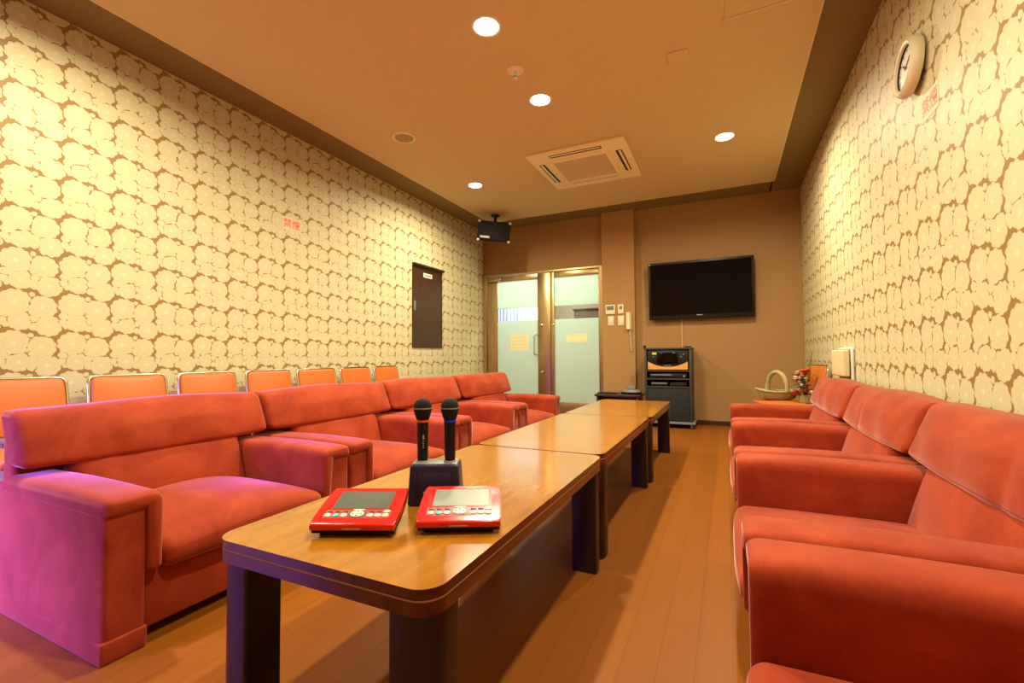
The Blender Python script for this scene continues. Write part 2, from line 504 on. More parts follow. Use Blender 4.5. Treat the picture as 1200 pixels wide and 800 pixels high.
tag(finish('curtain', bm, M['curtain']), 'pale bluish pleated curtain seen through clear strip of left glass door', 'curtain')
c = thing('cabinet', 'dark tall cabinet seen through clear strip of right glass door', 'cabinet', (-2.0, 7.9, 0))
bx('body', (-.42, .42, -.2, .2, 0, 1.70), M['dark_wood'], c); bx('top', (-.44, .44, -.22, .22, 1.70, 1.73), M['black'], c)

# ------------------------------------------------------------------ glass double door (door_1, door_2) in a steel frame
bm = bmesh.new()
y0, y1 = YB-.03, YB+.05
box(bm, DX0, DX0+.05, y0, y1, 0, DZ1, bev=.003); box(bm, DX1-.05, DX1, y0, y1, 0, DZ1, bev=.003)
box(bm, DX0+.05, DX1-.05, y0, y1, DZ1-.03, DZ1, bev=.003)
struct('trim_3', bm, M['steel'])
def glass_door(name, x0, x1, gx0, gx1, gz0, gz1, paper):
    d = bpy.data.objects.new(name, None); COL.objects.link(d); d['kind'] = 'structure'; d.location = (x0, YB+.01, 0)
    w = x1-x0; a = gx0-x0; b = gx1-x0; ya, yb = -.022, .022; top = DZ1-.035
    bm = bmesh.new()
    box(bm, 0, a, ya, yb, .01, top, bev=.003); box(bm, b, w, ya, yb, .01, top, bev=.003)
    box(bm, a, b, ya, yb, gz1, top, bev=.003); box(bm, a, b, ya, yb, .01, gz0, bev=.003)
    finish('door_frame', bm, M['steel'], d)
    bm = bmesh.new(); box(bm, a, b, -.005, .005, gz0, 1.452); box(bm, a, b, -.005, .005, 1.652, gz1)
    finish('frosted_glass', bm, M['frost'], d, smooth=False)
    bm = bmesh.new(); box(bm, a, b, -.004, .004, 1.452, 1.652); finish('clear_strip', bm, M['clear'], d, smooth=False)
    return d
dl = glass_door('door_1', DX0+.055, -2.388, -3.285, -2.592, .22, 2.085, 0)
dr = glass_door('door_2', -2.382, DX1-.055, -2.325, -1.65, .22, 2.085, 0)
# pull handle on the left leaf
bm = bmesh.new(); hx0 = -2.635-dl.location.x
tube(bm, fillet([(hx0+.09, -.022, 1.225), (hx0, -.07, 1.225), (hx0, -.07, .925), (hx0+.09, -.022, .925)], .03), .011)
finish('pull_handle', bm, M['chrome'], dl)
for zz, xx in ((1.37, -2.53), (.66, -2.52)):
    bm = bmesh.new(); lathe(bm, [(0, 0), (.022, 0), (.022, .012), (.012, .016), (0, .016)], 20, (xx-dl.location.x, -.022, zz), Matrix.Rotation(R(90), 3, 'X'))
    finish('lock', bm, M['chrome'], dl)
bm = bmesh.new(); lathe(bm, [(0, 0), (.022, 0), (.022, .012), (.012, .016), (0, .016)], 20, (-2.36+.02-dr.location.x, -.022, 1.37), Matrix.Rotation(R(90), 3, 'X'))
finish('lock', bm, M['chrome'], dr)
# door closer
bm = bmesh.new(); box(bm, .03, .26, -.07, -.022, 2.085, 2.135, bev=.006)
tube(bm, [(.2, -.05, 2.14), (.45, -.06, 2.15)], .008)
finish('door_closer', bm, M['steel'], dl)
def notice(x0, x1, z0, z1, label, lines):
    o = thing('notice', label, 'notice', ((x0+x1)/2, YB+.002, (z0+z1)/2), group=None)
    w, h = (x1-x0)/2, (z1-z0)/2
    bx('paper', (-w, w, -.0015, .0005, -h, h), M['paper'], o, bev=0)
    bm = bmesh.new()
    for i in range(lines):
        zc = h*(.6-1.3*i/max(1, lines-1)) if lines > 1 else 0
        box(bm, -w*.8, w*.8, -.0022, -.0015, zc-h*.07, zc+h*.07)
    finish('print', bm, M['papertext'], o, smooth=False)
notice(-3.06, -2.745, .995, 1.245, 'squarish pale yellow paper notice on the left glass door', 4)
notice(-2.14, -1.825, 1.105, 1.222, 'wide pale yellow paper notice on the right glass door', 2)

# ------------------------------------------------------------------ sofas
def sofa(W, loc, rz, label, group, seed, crown=.07):
    rnd = random.Random(seed)
    D = .775; aw = .16
    t = thing('velvet_armchair', label, 'armchair', loc, rz, group)
    V = M['velvet']
    # base under the seat
    bm = bmesh.new(); rbox(bm, aw-.06, W-aw+.06, .035, D-.04, .035, .25, .012, 3, (4, 3, 2)); finish('seat_base', bm, V, t)
    for s in (0, 1):
        mx = (lambda x: x) if s == 0 else (lambda x: W-x)
        def lim(a, b): return (min(mx(a), mx(b)), max(mx(a), mx(b)))
        a, b = lim(.003, .115)
        bm = bmesh.new(); rbox(bm, a, b, .004, D-.01, .055, .455, .014, 3, (3, 8, 6)); arm = finish('arm', bm, V, t)
        a, b = lim(-.002, .119)
        bm = bmesh.new(); rbox(bm, a, b, -.002, D-.004, 0, .066, .008, 3, (3, 6, 2)); finish('plinth', bm, V, arm)
        # pad: an inverted L that caps the arm and drops down on its inner side
        bm = bmesh.new(); r = .026
        out = []
        pl = [(0, .425), (.112, .425), (.112, .225), (.162, .225), (.162, .480), (0, .480)]
        rads = [.012, .004, .018, .024, .042, .032]
        n = len(pl)
        for i in range(n):
            p = Vector(pl[i]); q = Vector(pl[i-1]); s2 = Vector(pl[(i+1) % n]); rr = rads[i]
            u = (q-p).normalized()*rr; v = (s2-p).normalized()*rr
            for k in range(6):
                f = k/5; pt = (p+u)*(1-f)**2+p*2*f*(1-f)+(p+v)*f*f; out.append((pt.x, pt.y))
        # sweep along y, drawing the profile in at both ends for a soft edge
        cxm, czm = .085, .40
        ys = [(-.008, .80), (-.005, .88), (.002, .94), (.012, .98), (.024, 1), (.1, 1), (.25, 1), (.4, 1), (.55, 1), (.66, 1), (D-.08, 1)]
        rings = []
        for yy, sc in ys:
            ring = []
            for (x, z) in out:
                ins = (1-sc)*.09
                # inset towards the profile's own mid-line
                mxp = .137 if z < .42 else max(.04, min(.137, x)); mzp = .4525 if x < .112 else max(.25, min(.4525, z))
                dx, dz = x-mxp, z-mzp; L = math.hypot(dx, dz) or 1
                px, pz = x-dx/L*min(ins, L), z-dz/L*min(ins, L)
                hump = .010*math.sin(PI*min(1, max(0, (yy)/.62))) if z > .46 else 0
                ring.append(bm.verts.new((mx(px), yy, pz+hump*(1-((x-.08)/.09)**2))))
            rings.append(ring)
        m = len(out)
        for A, B in zip(rings, rings[1:]):
            for j in range(m): bm.faces.new((A[j], A[(j+1) % m], B[(j+1) % m], B[j]))
        bm.faces.new(rings[0]); bm.faces.new(rings[-1])
        finish('arm_pad', bm, V, t, angle=55)
    # seat cushion
    def dsC(P, u):
        k = (1-abs(u.x)**2.4)*(1-.75*abs(u.y)**4)
        z = P.z+(crown*k if u.z > .2 else 0)
        y = P.y-(.014*(1-u.x**4)*(1-u.z**2) if u.y < 0 else 0)
        return (P.x, y, z)
    bm = bmesh.new(); rbox(bm, aw+.002, W-aw-.002, -.012, .63, .215, .298, .036, 5, (14, 10, 3), dsC); finish('seat_cushion', bm, V, t)
    # lower back cushion, leaning
    def dsL(P, u):
        y = P.y+(P.z-.36)*.30-(.028*(1-u.x**2)*(1-u.z**2) if u.y < 0 else 0)
        return (P.x, y, P.z)
    bm = bmesh.new(); rbox(bm, aw-.01, W-aw+.01, .545, .665, .25, .545, .05, 5, (12, 3, 6), dsL); finish('lower_back_cushion', bm, V, t)
    # headrest roll over the full width
    tx = rnd.uniform(-.6, .6)
    def dsH(P, u):
        f = (P.z-.515)/.205
        y = P.y+f*.085
        x = P.x+(f*.0)
        z = P.z
        if u.y < 0:
            y -= .030*(1-abs(u.x)**3)*(1-u.z**2)
            y += .008*math.exp(-((u.x-tx)/.05)**2)*(1 if u.z < .3 else .4)*(1-u.z**2*.6)
            y += .0035*math.sin(u.x*(9+seed%3)+seed*1.7+u.z)*(1-u.z**2)
        if u.z < 0: z -= .016*(1-u.x**2)
        else: z += .008*(1-u.x**2)+.004*math.sin(u.x*4+seed)
        return (x, y, z)
    bm = bmesh.new(); rbox(bm, .004, W-.004, .572, .690, .512, .716, .030, 5, (40, 3, 8), dsH); finish('headrest', bm, V, t)
    bm = bmesh.new(); rbox(bm, .02, W-.02, .685, D, .05, .60, .02, 3, (4, 2, 4)); finish('back_panel', bm, V, t)
    return t
LX = -1.666
sofa(.966, (LX, .709, 0), R(90), 'red velvet armchair on the left, nearest and largest in view, its end glowing purple', 'velvet armchairs along the left', 1)
sofa(1.000, (LX, 1.682, 0), R(90), 'red velvet armchair second from the front on the left, partly behind the microphones', 'velvet armchairs along the left', 2)
sofa(.972, (LX, 2.690, 0), R(90), 'red velvet armchair third from the front on the left, just right of the microphone heads', 'velvet armchairs along the left', 3)
sofa(1.00, (LX+.005, 3.675, 0), R(88.5), 'red velvet armchair on the left nearest the glass doors', 'velvet armchairs along the left', 4)
RX = .035
sofa(1.015, (RX+.005, 1.222, 0), R(-90), 'red velvet armchair on the right nearest the camera, mostly cut off by frame bottom', 'velvet armchairs along the right', 5, .022)
sofa(1.010, (RX, 2.238, 0), R(-90), 'red velvet armchair second from the front on the right, with large headrest at frame edge', 'velvet armchairs along the right', 6, .045)
sofa(1.045, (RX-.005, 3.292, 0), R(-90), 'red velvet armchair third from the front on the right with vertical crease in headrest', 'velvet armchairs along the right', 7, .045)
sofa(1.12, (RX-.008, 4.445, 0), R(-90), 'red velvet armchair farthest back on the right, before the chair with the basket', 'velvet armchairs along the right', 8, .045)

# ------------------------------------------------------------------ tables
def table(y0, y1, x0, x1, label):
    H = .466
    t = thing('low_table', label, 'table', ((x0+x1)/2, (y0+y1)/2, 0), 0, 'low tables in a row')
    hx_, hy = (x1-x0)/2, (y1-y0)/2
    bm = bmesh.new(); prism(bm, rrect(-hx_, hx_, -hy, hy, .055, 10), H-.021, H, .006, 4)
    tp = finish('tabletop', bm, [M['tabletop'], M['table_edge']], t)
    for p in tp.data.polygons:
        if p.normal.z < .9: p.material_index = 1
    bm = bmesh.new(); prism(bm, rrect(-hx_+.0008, hx_-.0008, -hy+.0008, hy-.0008, .0545, 10), H-.027, H-.019); finish('edge_groove', bm, M['table_line'], t)
    bm = bmesh.new(); prism(bm, rrect(-hx_, hx_, -hy, hy, .055, 10), H-.052, H-.025, .006, 4); finish('edge_band', bm, M['table_edge'], t)
    bm = bmesh.new(); prism(bm, rrect(-hx_+.09, hx_-.09, -hy+.09, hy-.09, .02, 4), H-.085, H-.05); finish('apron', bm, M['leg'], t)
    w = .105
    for sx in (-1, 1):
        for sy in (-1, 1):
            a, b = sorted((sx*(hx_-.006), sx*(hx_-.006-w))); c, d = sorted((sy*(hy-.012), sy*(hy-.012-w*.92)))
            rad = [.008]*4
            rad[{(-1, -1): 0, (1, -1): 1, (1, 1): 2, (-1, 1): 3}[(sx, sy)]] = .05
            bm = bmesh.new(); prism(bm, rrect(a, b, c, d, rad, 8), 0, H-.05, .003, 2)
            finish('leg', bm, M['leg'], t)
    return t
table(.700, 1.973, -1.140, -.497, 'low varnished wooden table nearest the camera, carrying the microphones and two red tablets')
table(1.985, 3.312, -1.140, -.500, 'low varnished wooden table in the middle of the row, bare top')
table(3.324, 4.545, -1.135, -.488, 'low varnished wooden table farthest back, in front of the equipment rack')

# ------------------------------------------------------------------ karaoke tablets
TT = .4662
def tablet(loc, rz, label, bright):
    t = thing('karaoke_tablet', label, 'tablet', loc, rz, 'karaoke tablets')
    W, D = .205, .165; th = R(15.5)
    rot = Matrix.Rotation(th, 3, 'X')
    def up(bm):     # tip about the front lower edge
        for v in bm.verts: v.co = rot @ v.co + Vector((0, 0, .012))
    # outline: front narrower rounding, sides slightly bowed
    def outline(w0, w1, d0, d1, k=10):
        o = []
        for i in range(k+1):
            f = i/k; o.append((w0/2+(w1-w0)/2*f+.004*math.sin(PI*f), d0+(d1-d0)*f))
        return [(-x, y) for x, y in o[::-1]][::-1][::1] and [(-x, y) for x, y in o] [::-1] + o
    bm = bmesh.new(); prism(bm, outline(W-.004, W-.012, .004, D-.004), -.006, .006, .002, 2); up(bm); finish('rubber_rim', bm, M['black'], t)
    bm = bmesh.new(); prism(bm, outline(W, W-.008, 0, D), .006, .021, .006, 4, True); up(bm); body = finish('shell', bm, M['redplastic'], t)
    bm = bmesh.new(); prism(bm, rrect(-.080, .080, .060, .148, .004, 3), .0209, .0216); up(bm); sc = finish('bezel', bm, M['redplastic'], t)
    bm = bmesh.new(); prism(bm, rrect(-.072, .072, .066, .142, .002, 3), .0212, .0222); up(bm); finish('screen', bm, M['tabscreen'] if not bright else M['tabscreen2'], t)
    bm = bmesh.new(); prism(bm, rrect(-.083, .083, .026, .063, .008, 4), .0209, .0214); up(bm); finish('key_panel', bm, M['padrose'], t)
    def key(x, y, rx, ry, mat, name='key'):
        bm = bmesh.new(); prism(bm, [(x+rx*math.cos(a), y+ry*math.sin(a)) for a in (2*PI*i/18 for i in range(18))], .0212, .0236, .0008, 2); up(bm); finish(name, bm, mat, t)
    for i, x in enumerate((-.072, -.052, -.032)): key(x, .037, .0085, .0075, M['teal'] if i == 1 else M['key'])
    for i, x in enumerate((.034, .053, .072)): key(x, .037, .0085, .0075, M['key'])
    for x in (-.072, -.052, -.032, .034, .053): key(x, .053, .007, .004, M['keygrey'])
    key(.072, .053, .009, .006, M['key'])
    bm = bmesh.new(); prism(bm, rrect(-.022, .022, .028, .062, .008, 4), .0212, .0222); up(bm); finish('pad_plate', bm, M['keygrey'], t)
    key(0, .043, .017, .013, M['key'], 'direction_pad'); 
    bm = bmesh.new(); prism(bm, rrect(-.014, .014, .0575, .0615, .0015, 3), .022, .0232); up(bm); finish('key', bm, M['key'], t)
    bm = bmesh.new()
    for (x, y) in ((-.011, .043), (.011, .043), (0, .051), (0, .035)): box(bm, x-.0022, x+.0022, y-.0018, y+.0018, .0235, .0239)
    up(bm); finish('arrow_mark', bm, M['blackmatte'], t)
    # feet: front rest and rear prop that hold the slope
    bm = bmesh.new(); prism(bm, rrect(-.085, .085, .012, .028, .004, 3), 0, .016); finish('front_foot', bm, M['black'], t)
    bm = bmesh.new(); prism(bm, rrect(-.07, .07, D*.74, D*.86, .004, 3), 0, .042); finish('rear_prop', bm, M['black'], t)
    bm = bmesh.new(); box(bm, -.022, .022, -.0012, .0015, .009, .0115); up(bm); finish('front_slot', bm, M['silver'], t)
    return t
M['tabscreen2'] = plain('tablet_screen_pale_grey', hx(150, 158, 150), .2, noise=.12)  # paler grey base colour for the right tablet's screen
tablet((-.826, .838, TT), R(24), 'red karaoke tablet on the left with dark grey screen, on the nearest table', 0)
tablet((-.602, .962, TT), R(27), 'red karaoke tablet on the right with paler screen, in front of the microphone dock', 1)

# ------------------------------------------------------------------ microphone dock + microphones
dk = thing('microphone_dock', 'dark navy charging dock holding two microphones on the nearest table', 'dock', (-.797, 1.150, TT), R(25))
bm = bmesh.new()
def dD(P, u):
    f = P.z/.118
    return (P.x*(1-.10*f), P.y*(1-.12*f), P.z)
rbox(bm, -.079, .079, -.045, .045, 0, .118, .008, 3, (6, 4, 5), dD); finish('body', bm, M['navy'], dk)
bm = bmesh.new()
for i in range(4): pass
prism(bm, [(-.052, .030), (.052, .030), (.046, .096), (-.046, .096)], 0, .006, .002, 2, True)
for v in bm.verts:
    x, y, z = v.co; v.co = Vector((x, -.0455*(1-.12*y/.118)-z+.003, y))
finish('front_panel', bm, M['navy'], dk)
bm = bmesh.new(); rq = random.Random(5); xx = -.030
while xx < .030:
    ww = rq.uniform(.0022, .0042); box(bm, xx, xx+ww, -.0492, -.0470, .037, .043); xx += ww+rq.choice((.0010, .0010, .003))
finish('print', bm, M['silver'], dk, smooth=False)
bx('mark', (-.030, -.018, -.0497, -.047, .020, .026), M['silver'], dk, bev=0)
bx('top_plate', (-.066, .066, -.034, .034, .1165, .1205), M['grey'], dk, bev=.0015)
for x in (-.041, .041):
    bm = bmesh.new(); lathe(bm, [(.0185, .119), (.0195, .119), (.0195, .1245), (.0172, .1245), (.0172, .1195)], 24, (x, 0, 0)); finish('cradle_ring', bm, M['silver'], dk)
def mic(x, ringmat, label, switch):
    p = dk.matrix_basis if False else Matrix.Translation(dk.location) @ Matrix.Rotation(R(25), 4, 'Z')
    o = p @ Vector((x, 0, .121))
    t = thing('microphone', label, 'microphone', o, R(25), 'wireless microphones')
    bm = bmesh.new(); lathe(bm, [(0, 0), (.0155, 0), (.016, .002), (.0165, .06), (.0175, .114), (.0178, .118), (0, .118)], 24); finish('handle', bm, M['black'], t)
    bm = bmesh.new(); lathe(bm, [(.0160, .117), (.0185, .117), (.0188, .124), (.0160, .124)], 24); finish('colour_ring', bm, ringmat, t)
    bm = bmesh.new()
    prof = [(0, .123), (.0175, .123), (.0205, .130), (.0255, .146), (.0275, .157)]
    for i in range(1, 9):
        a = i/8*PI/2; prof.append((.0275*math.cos(a)**.9 if i < 8 else 0, .161+.0275*math.sin(a)))
    lathe(bm, prof, 28); finish('foam_head', bm, M['foam'], t)
    bm = bmesh.new(); lathe(bm, [(.027, .1565), (.0284, .157), (.0284, .160), (.027, .1605)], 28); finish('head_band', bm, M['grey'], t)
    if switch:
        bm = bmesh.new()
        box(bm, .0035, .0075, -.0182, -.015, .068, .080)
        for k in range(4): box(bm, .0035, .0065, -.0178, -.015, .060-.006*k, .0625-.006*k)
        finish('switch', bm, M['silver'], t)
mic(-.041, M['orangering'], 'black microphone with an orange ring, left one in the dock', True)
mic(.041, M['bluering'], 'black microphone with a blue ring, right one in the dock', False)

# ------------------------------------------------------------------ orange chairs
def orange_chair(loc, rz, label, group, w=.44, mat='orange'):
    """faces local -y; back at +y"""
    t = thing('padded_chair', label, 'chair', loc, rz, group)
    hw = w/2
    def dS(P, u): return (P.x, P.y, P.z+(.014*(1-u.x**2)*(1-u.y**2) if u.z > 0 else 0))
    bm = bmesh.new(); rbox(bm, -hw+.012, hw-.012, -.40, .01, .405, .455, .022, 4, (6, 6, 1), dS); finish('seat', bm, M[mat], t)
    def dB(P, u):
        f = (P.z-.50)/.3
        return (P.x*(1-.04*max(0, f)), P.y+f*.055-(.012*(1-u.x**2)*(1-u.z**2) if u.y < 0 else 0), P.z)
    bm = bmesh.new(); rbox(bm, -hw+.016, hw-.016, .035, .062, .50, .792, .013, 3, (8, 1, 8), dB)
    # round the top corners
    for v in bm.verts:
        f = (v.co.z-.50)/.292; hwz = (hw-.016)*(1-.04*max(0, f))
        if v.co.z > .792-.035:
            q = (v.co.z-(.792-.035))/.035; ins = .035*(1-math.sqrt(max(0, 1-q*q)))
            lim = hwz-ins
            v.co.x = max(-lim, min(lim, v.co.x))
    finish('backrest', bm, M[mat], t)
    zt = .798
    def yb(z): return .052+(z-.50)/.3*.055
    pts = [(-hw+.006, yb(.40), .40), (-hw+.014, yb(zt), zt), (hw-.014, yb(zt), zt), (hw-.006, yb(.40), .40)]
    bm = bmesh.new(); tube(bm, fillet(pts, .045, 7), .009, 10); finish('back_frame', bm, M['chrome'], t)
    for s in (-1, 1):
        x = s*(hw-.006)
        bm = bmesh.new(); tube(bm, [(x, yb(.40), .40), (x, .06, .0)], .011, 10); finish('leg', bm, M['chrome'], t)
        bm = bmesh.new(); tube(bm, fillet([(x, yb(.395), .395), (x, -.38, .395), (x, -.39, 0)], .04), .011, 10); finish('leg', bm, M['chrome'], t)
    return t
spans = [(.842, 1.271), (1.343, 1.778), (1.827, 2.255), (2.312, 2.738), (2.778, 3.229), (3.270, 3.691), (3.740, 4.143)]
lab = ['orange vinyl chair cut by the left photo edge, behind the nearest armchair',
       'orange vinyl chair second from the left edge along the flowered wall',
       'orange vinyl chair third from the left edge along the flowered wall',
       'orange vinyl chair fourth from the left edge, middle of the row of seven',
       'orange vinyl chair fifth from the left edge along the flowered wall',
       'orange vinyl chair sixth from the left edge, next to the last in row',
       'orange vinyl chair last in the left row, farthest from the camera']
for (a, b), l in zip(spans, lab):
    orange_chair((-3.400+.105, (a+b)/2, 0), R(90), l, 'orange chairs along the left wall', b-a)
orange_chair((.665, 5.06, 0), R(-76), 'orange chair on the right by the back wall, holding the basket and flowers', None, .46)

# cream folding chair leaning on the right wall
fc = thing('folding_chair', 'cream padded folding chair leaning on the right flowered wall behind the farthest sofa', 'chair', (.835, 4.30, 0), R(-90))
bm = bmesh.new(); rbox(bm, -.2, .2, -.058, -.012, .735, .935, .012, 3, (4, 2, 4)); finish('backrest', bm, M['creampad'], fc)
bm = bmesh.new(); tube(bm, fillet([(-.215, 0, 0), (-.215, 0, .945), (.215, 0, .945), (.215, 0, 0)], .05), .011, 10); finish('frame', bm, M['white'], fc)
bm = bmesh.new(); rbox(bm, -.19, .19, -.016, .0, .12, .48, .007, 3, (4, 1, 4)); finish('seat', bm, M['creampad'], fc)
for s in (-1, 1):
    bm = bmesh.new(); tube(bm, [(s*.185, -.005, .55), (s*.185, -.006, 0)], .008, 8); finish('leg', bm, M['white'], fc)

# ------------------------------------------------------------------ basket and flowers on the far right chair
SZ = .464
bk = thing('wicker_basket', 'shallow pale wicker basket with tall arched handle on the far orange chair', 'basket', (.435, 5.08, SZ), R(6))
bm = bmesh.new()
n = 28; rings = []
for (f, z) in ((.55, .002), (.8, .02), (1.0, .075), (1.03, .085), (.97, .085), (.76, .03), (.5, .012)):
    ring = []
    for j in range(n):
        a = 2*PI*j/n
        lift = .025*abs(math.cos(a))**3 if z > .05 else 0
        ring.append(bm.verts.new((.185*f*math.cos(a), .115*f*math.sin(a), z+lift)))
    rings.append(ring)
for A, B in zip(rings, rings[1:]):
    for j in range(n): bm.faces.new((A[j], A[(j+1) % n], B[(j+1) % n], B[j]))
bm.faces.new(rings[0][::-1]); bm.faces.new(rings[-1])
finish('bowl', bm, M['wicker'], bk)
bm = bmesh.new(); tube(bm, [(.185*1.01*math.cos(a), .115*1.01*math.sin(a), .086+.025*abs(math.cos(a))**3) for a in (2*PI*j/36 for j in range(36))], .010, 8, closed=True); finish('rim', bm, M['wicker'], bk)
bm = bmesh.new()
tube(bm, [(.062*math.cos(a)*1.0, -.112*math.cos(a)*1.0, .085+.185*math.sin(a)**.8) for a in (PI*i/20 for i in range(21))], .020, 8); finish('handle', bm, M['wicker'], bk)

fb = thing('flower_bouquet', 'bouquet of orange, pink and red flowers in a basket against the right wall', 'flowers', (.650, 4.93, SZ))
bm = bmesh.new(); lathe(bm, [(0, 0), (.05, 0), (.062, .07), (.056, .07), (.046, .008), (0, .008)], 20); finish('pot', bm, M['wicker'], fb)
rnd = random.Random(3)
heads = []
for i in range(44):
    a = rnd.uniform(0, 2*PI); rr = rnd.uniform(.02, .095); z = rnd.uniform(.08, .29)
    rr *= 1.15-.6*(z-.08)/.21
    heads.append((max(-.13, rr*math.cos(a)-.025), rr*math.sin(a), z))
bm = bmesh.new()
for (x, y, z) in heads: tube(bm, [(0, 0, .04), (x*.5, y*.5, z*.6), (x, y, z)], .0022, 5)
for (x, y, z) in ((.06, .02, .46), (.045, .03, .42)): tube(bm, [(0, 0, .05), (x*.6, y, z*.5), (x, y, z)], .003, 5)
finish('stem', bm, M['leaf'], fb)
bm = bmesh.new()
for i in range(60):
    a = rnd.uniform(0, 2*PI); rr = rnd.uniform(.01, .085); z = rnd.uniform(.06, .27)
    c = Vector((rr*math.cos(a)-.02, rr*math.sin(a), z)); d = Vector((math.cos(a), math.sin(a), rnd.uniform(-.2, .8))).normalized()*.03
    s = d.cross(Vector((0, 0, 1))).normalized()*.010; nn = s.cross(d).normalized()*.004
    v = [bm.verts.new(q) for q in (c-d, c+s+nn, c+d, c-s+nn)]; bm.faces.new(v); 
    v2 = [bm.verts.new(q-nn*.3) for q in (c-d, c-s+nn, c+d, c+s+nn)]; bm.faces.new(v2)
tag(finish('foliage', bm, M['leaf'], fb), kind='stuff')
mats = ['f_orange', 'f_orange', 'f_pink', 'f_pink', 'f_white', 'f_red']
for i, h in enumerate(heads):
    mt = mats[i % 6]
    if h[2] < .17 and i % 2: mt = 'f_red'
    rad = rnd.uniform(.018, .028)
    bm = bmesh.new()
    for ringn, (k, rr, tilt) in enumerate(((8, 1.05, .2), (6, .85, .75), (6, .8, -.5))):
        for j in range(k):
            a = 2*PI*(j+ringn*.5)/k
            d = Vector((math.cos(a)*math.cos(tilt), math.sin(a)*math.cos(tilt), math.sin(tilt)))*rad*rr
            s = Vector((-math.sin(a), math.cos(a), 0))*rad*rr*.6; up_ = Vector((0, 0, rad*.14))
            c = Vector(h)
            v = [bm.verts.new(q) for q in (c, c+d*.6+s, c+d+up_, c+d*.6-s)]; bm.faces.new(v)
    bmesh.ops.create_icosphere(bm, subdivisions=1, radius=rad*.72, matrix=Matrix.Translation(h))
    finish('flower', bm, M[mt], fb)

# ------------------------------------------------------------------ television
tv = thing('television', 'large black flat television mounted on the brown back wall', 'television', (-.305, YB, 1.755))
tl = R(-4)
def tiltx(bm):
    m = Matrix.Rotation(-tl, 3, 'X')
    for v in bm.verts: v.co = m @ v.co + Vector((0, -.10, 0))
W2, H2 = .632, .378
bm = bmesh.new(); box(bm, -W2, W2, -.022, .022, -H2, H2, bev=.006); tiltx(bm); finish('housing', bm, M['black'], tv)
bm = bmesh.new(); box(bm, -W2+.028, W2-.028, -.0245, -.020, -H2+.062, H2-.028); tiltx(bm); finish('screen', bm, M['gloss'], tv)
bm = bmesh.new(); box(bm, -W2+.004, W2-.004, -.027, -.020, -H2+.006, -H2+.040, bev=.003); tiltx(bm); finish('lower_bezel', bm, M['blackmatte'], tv)
bm = bmesh.new(); box(bm, -.035, .035, -.0282, -.026, -H2+.044, -H2+.052); tiltx(bm); finish('badge', bm, M['silver'], tv)
bm = bmesh.new(); box(bm, -W2+.012, -W2+.03, -.0235, -.020, H2-.025, H2-.012); tiltx(bm); finish('indicator_mark', bm, M['silver'], tv)
bx('wall_bracket', (-.25, .25, -.09, -.001, -.18, .18), M['black'], tv)
# cable cover going down from the television
tag(bx('cable_cover', (-.540, -.522, YB-.012, YB, 0.0, 1.40), plain('tan_cable_cover', hx(196, 142, 74), .5), None, bev=.003), 'thin tan cable cover running down wall from television to rack', 'cable cover')

# ------------------------------------------------------------------ equipment rack
rk = thing('equipment_rack', 'black karaoke equipment rack on casters below the television', 'rack', (-.672, 6.13, 0))
hw = .283; yf, yk = -.155, .23
for s in (-1, 1):
    a, b = sorted((s*hw, s*(hw-.03))); bx('side_panel', (a, b, yf, yk, .07, .985), M['rack'], rk)
bx('top_panel', (-hw-.005, hw+.005, yf-.005, yk, .975, 1.0), M['rack'], rk)
bx('base', (-hw-.03, hw+.03, yf-.03, yk+.01, .055, .08), M['grey'], rk)
bx('back_panel', (-hw+.02, hw-.02, yk-.015, yk-.002, .08, .98), M['black'], rk, bev=0)
for z in (.705, .605, .505): bx('shelf', (-hw+.025, hw-.025, yf, yk-.02, z-.008, z+.008), M['rack'], rk)
bx('speaker_panel', (-hw+.032, hw-.032, yf+.008, yf+.03, .085, .495), M['grille'], rk)
for sx in (-1, 1):
    for yy in (yf+.03, yk-.05):
        bm = bmesh.new(); lathe(bm, [(0, -.012), (.022, -.012), (.026, -.006), (.026, .006), (.022, .012), (0, .012)], 16, (sx*.27, yy, .026), Matrix.Rotation(R(90), 3, 'Y'))
        box(bm, sx*.27-.018, sx*.27+.018, yy-.014, yy+.014, .04, .056)
        finish('caster', bm, M['grey'] if sx > 0 else M['black'], rk)
bx('handle_knob', (-hw-.01, -hw+.02, yf, yf+.04, 1.0, 1.03), M['black'], rk)
bx('handle_knob', (hw-.08, hw-.005, yf, yf+.1, 1.0, 1.016), M['black'], rk)
km = thing('karaoke_machine', 'black karaoke player with small screen and golden curved trim, top shelf of rack', 'karaoke machine', (-.672, 6.13, .714))
bx('body', (-.243, .243, yf+.012, .2, 0, .25), M['black'], km)
bx('screen', (-.125, .125, yf+.006, yf+.014, .085, .225), M['lcdscreen'] if 'lcdscreen' in M else M['gloss'], km, bev=.001)
bm = bmesh.new(); n = 24; lo = []; hi = []
pts = []
for i in range(n+1):
    f = i/n*2-1; pts.append((f*.238, .012))
for i in range(n, -1, -1):
    f = i/n*2-1; pts.append((f*.238, .045+.068*abs(f)**2.2))
prism(bm, pts, 0, .016, .002, 2)
for v in bm.verts: v.co = Vector((v.co.x, yf+.012-v.co.z, v.co.y))
finish('golden_trim', bm, M['gold'], km)
bx('sticker', (-.185, -.135, yf+.009, yf+.0125, .20, .225), M['yellow'], km, bev=0)
bm = bmesh.new()
for (x, z) in ((-.17, .17), (.16, .17), (.19, .20), (-.03, .06), (0, .06), (.03, .06)): box(bm, x-.012, x+.012, yf+.006, yf+.0125, z-.005, z+.005, bev=.002)
finish('button', bm, M['grey'], km)
d1 = thing('amplifier', 'slim black amplifier with light strip on the rack shelf under the karaoke player', 'amplifier', (-.672, 6.13, .6135))
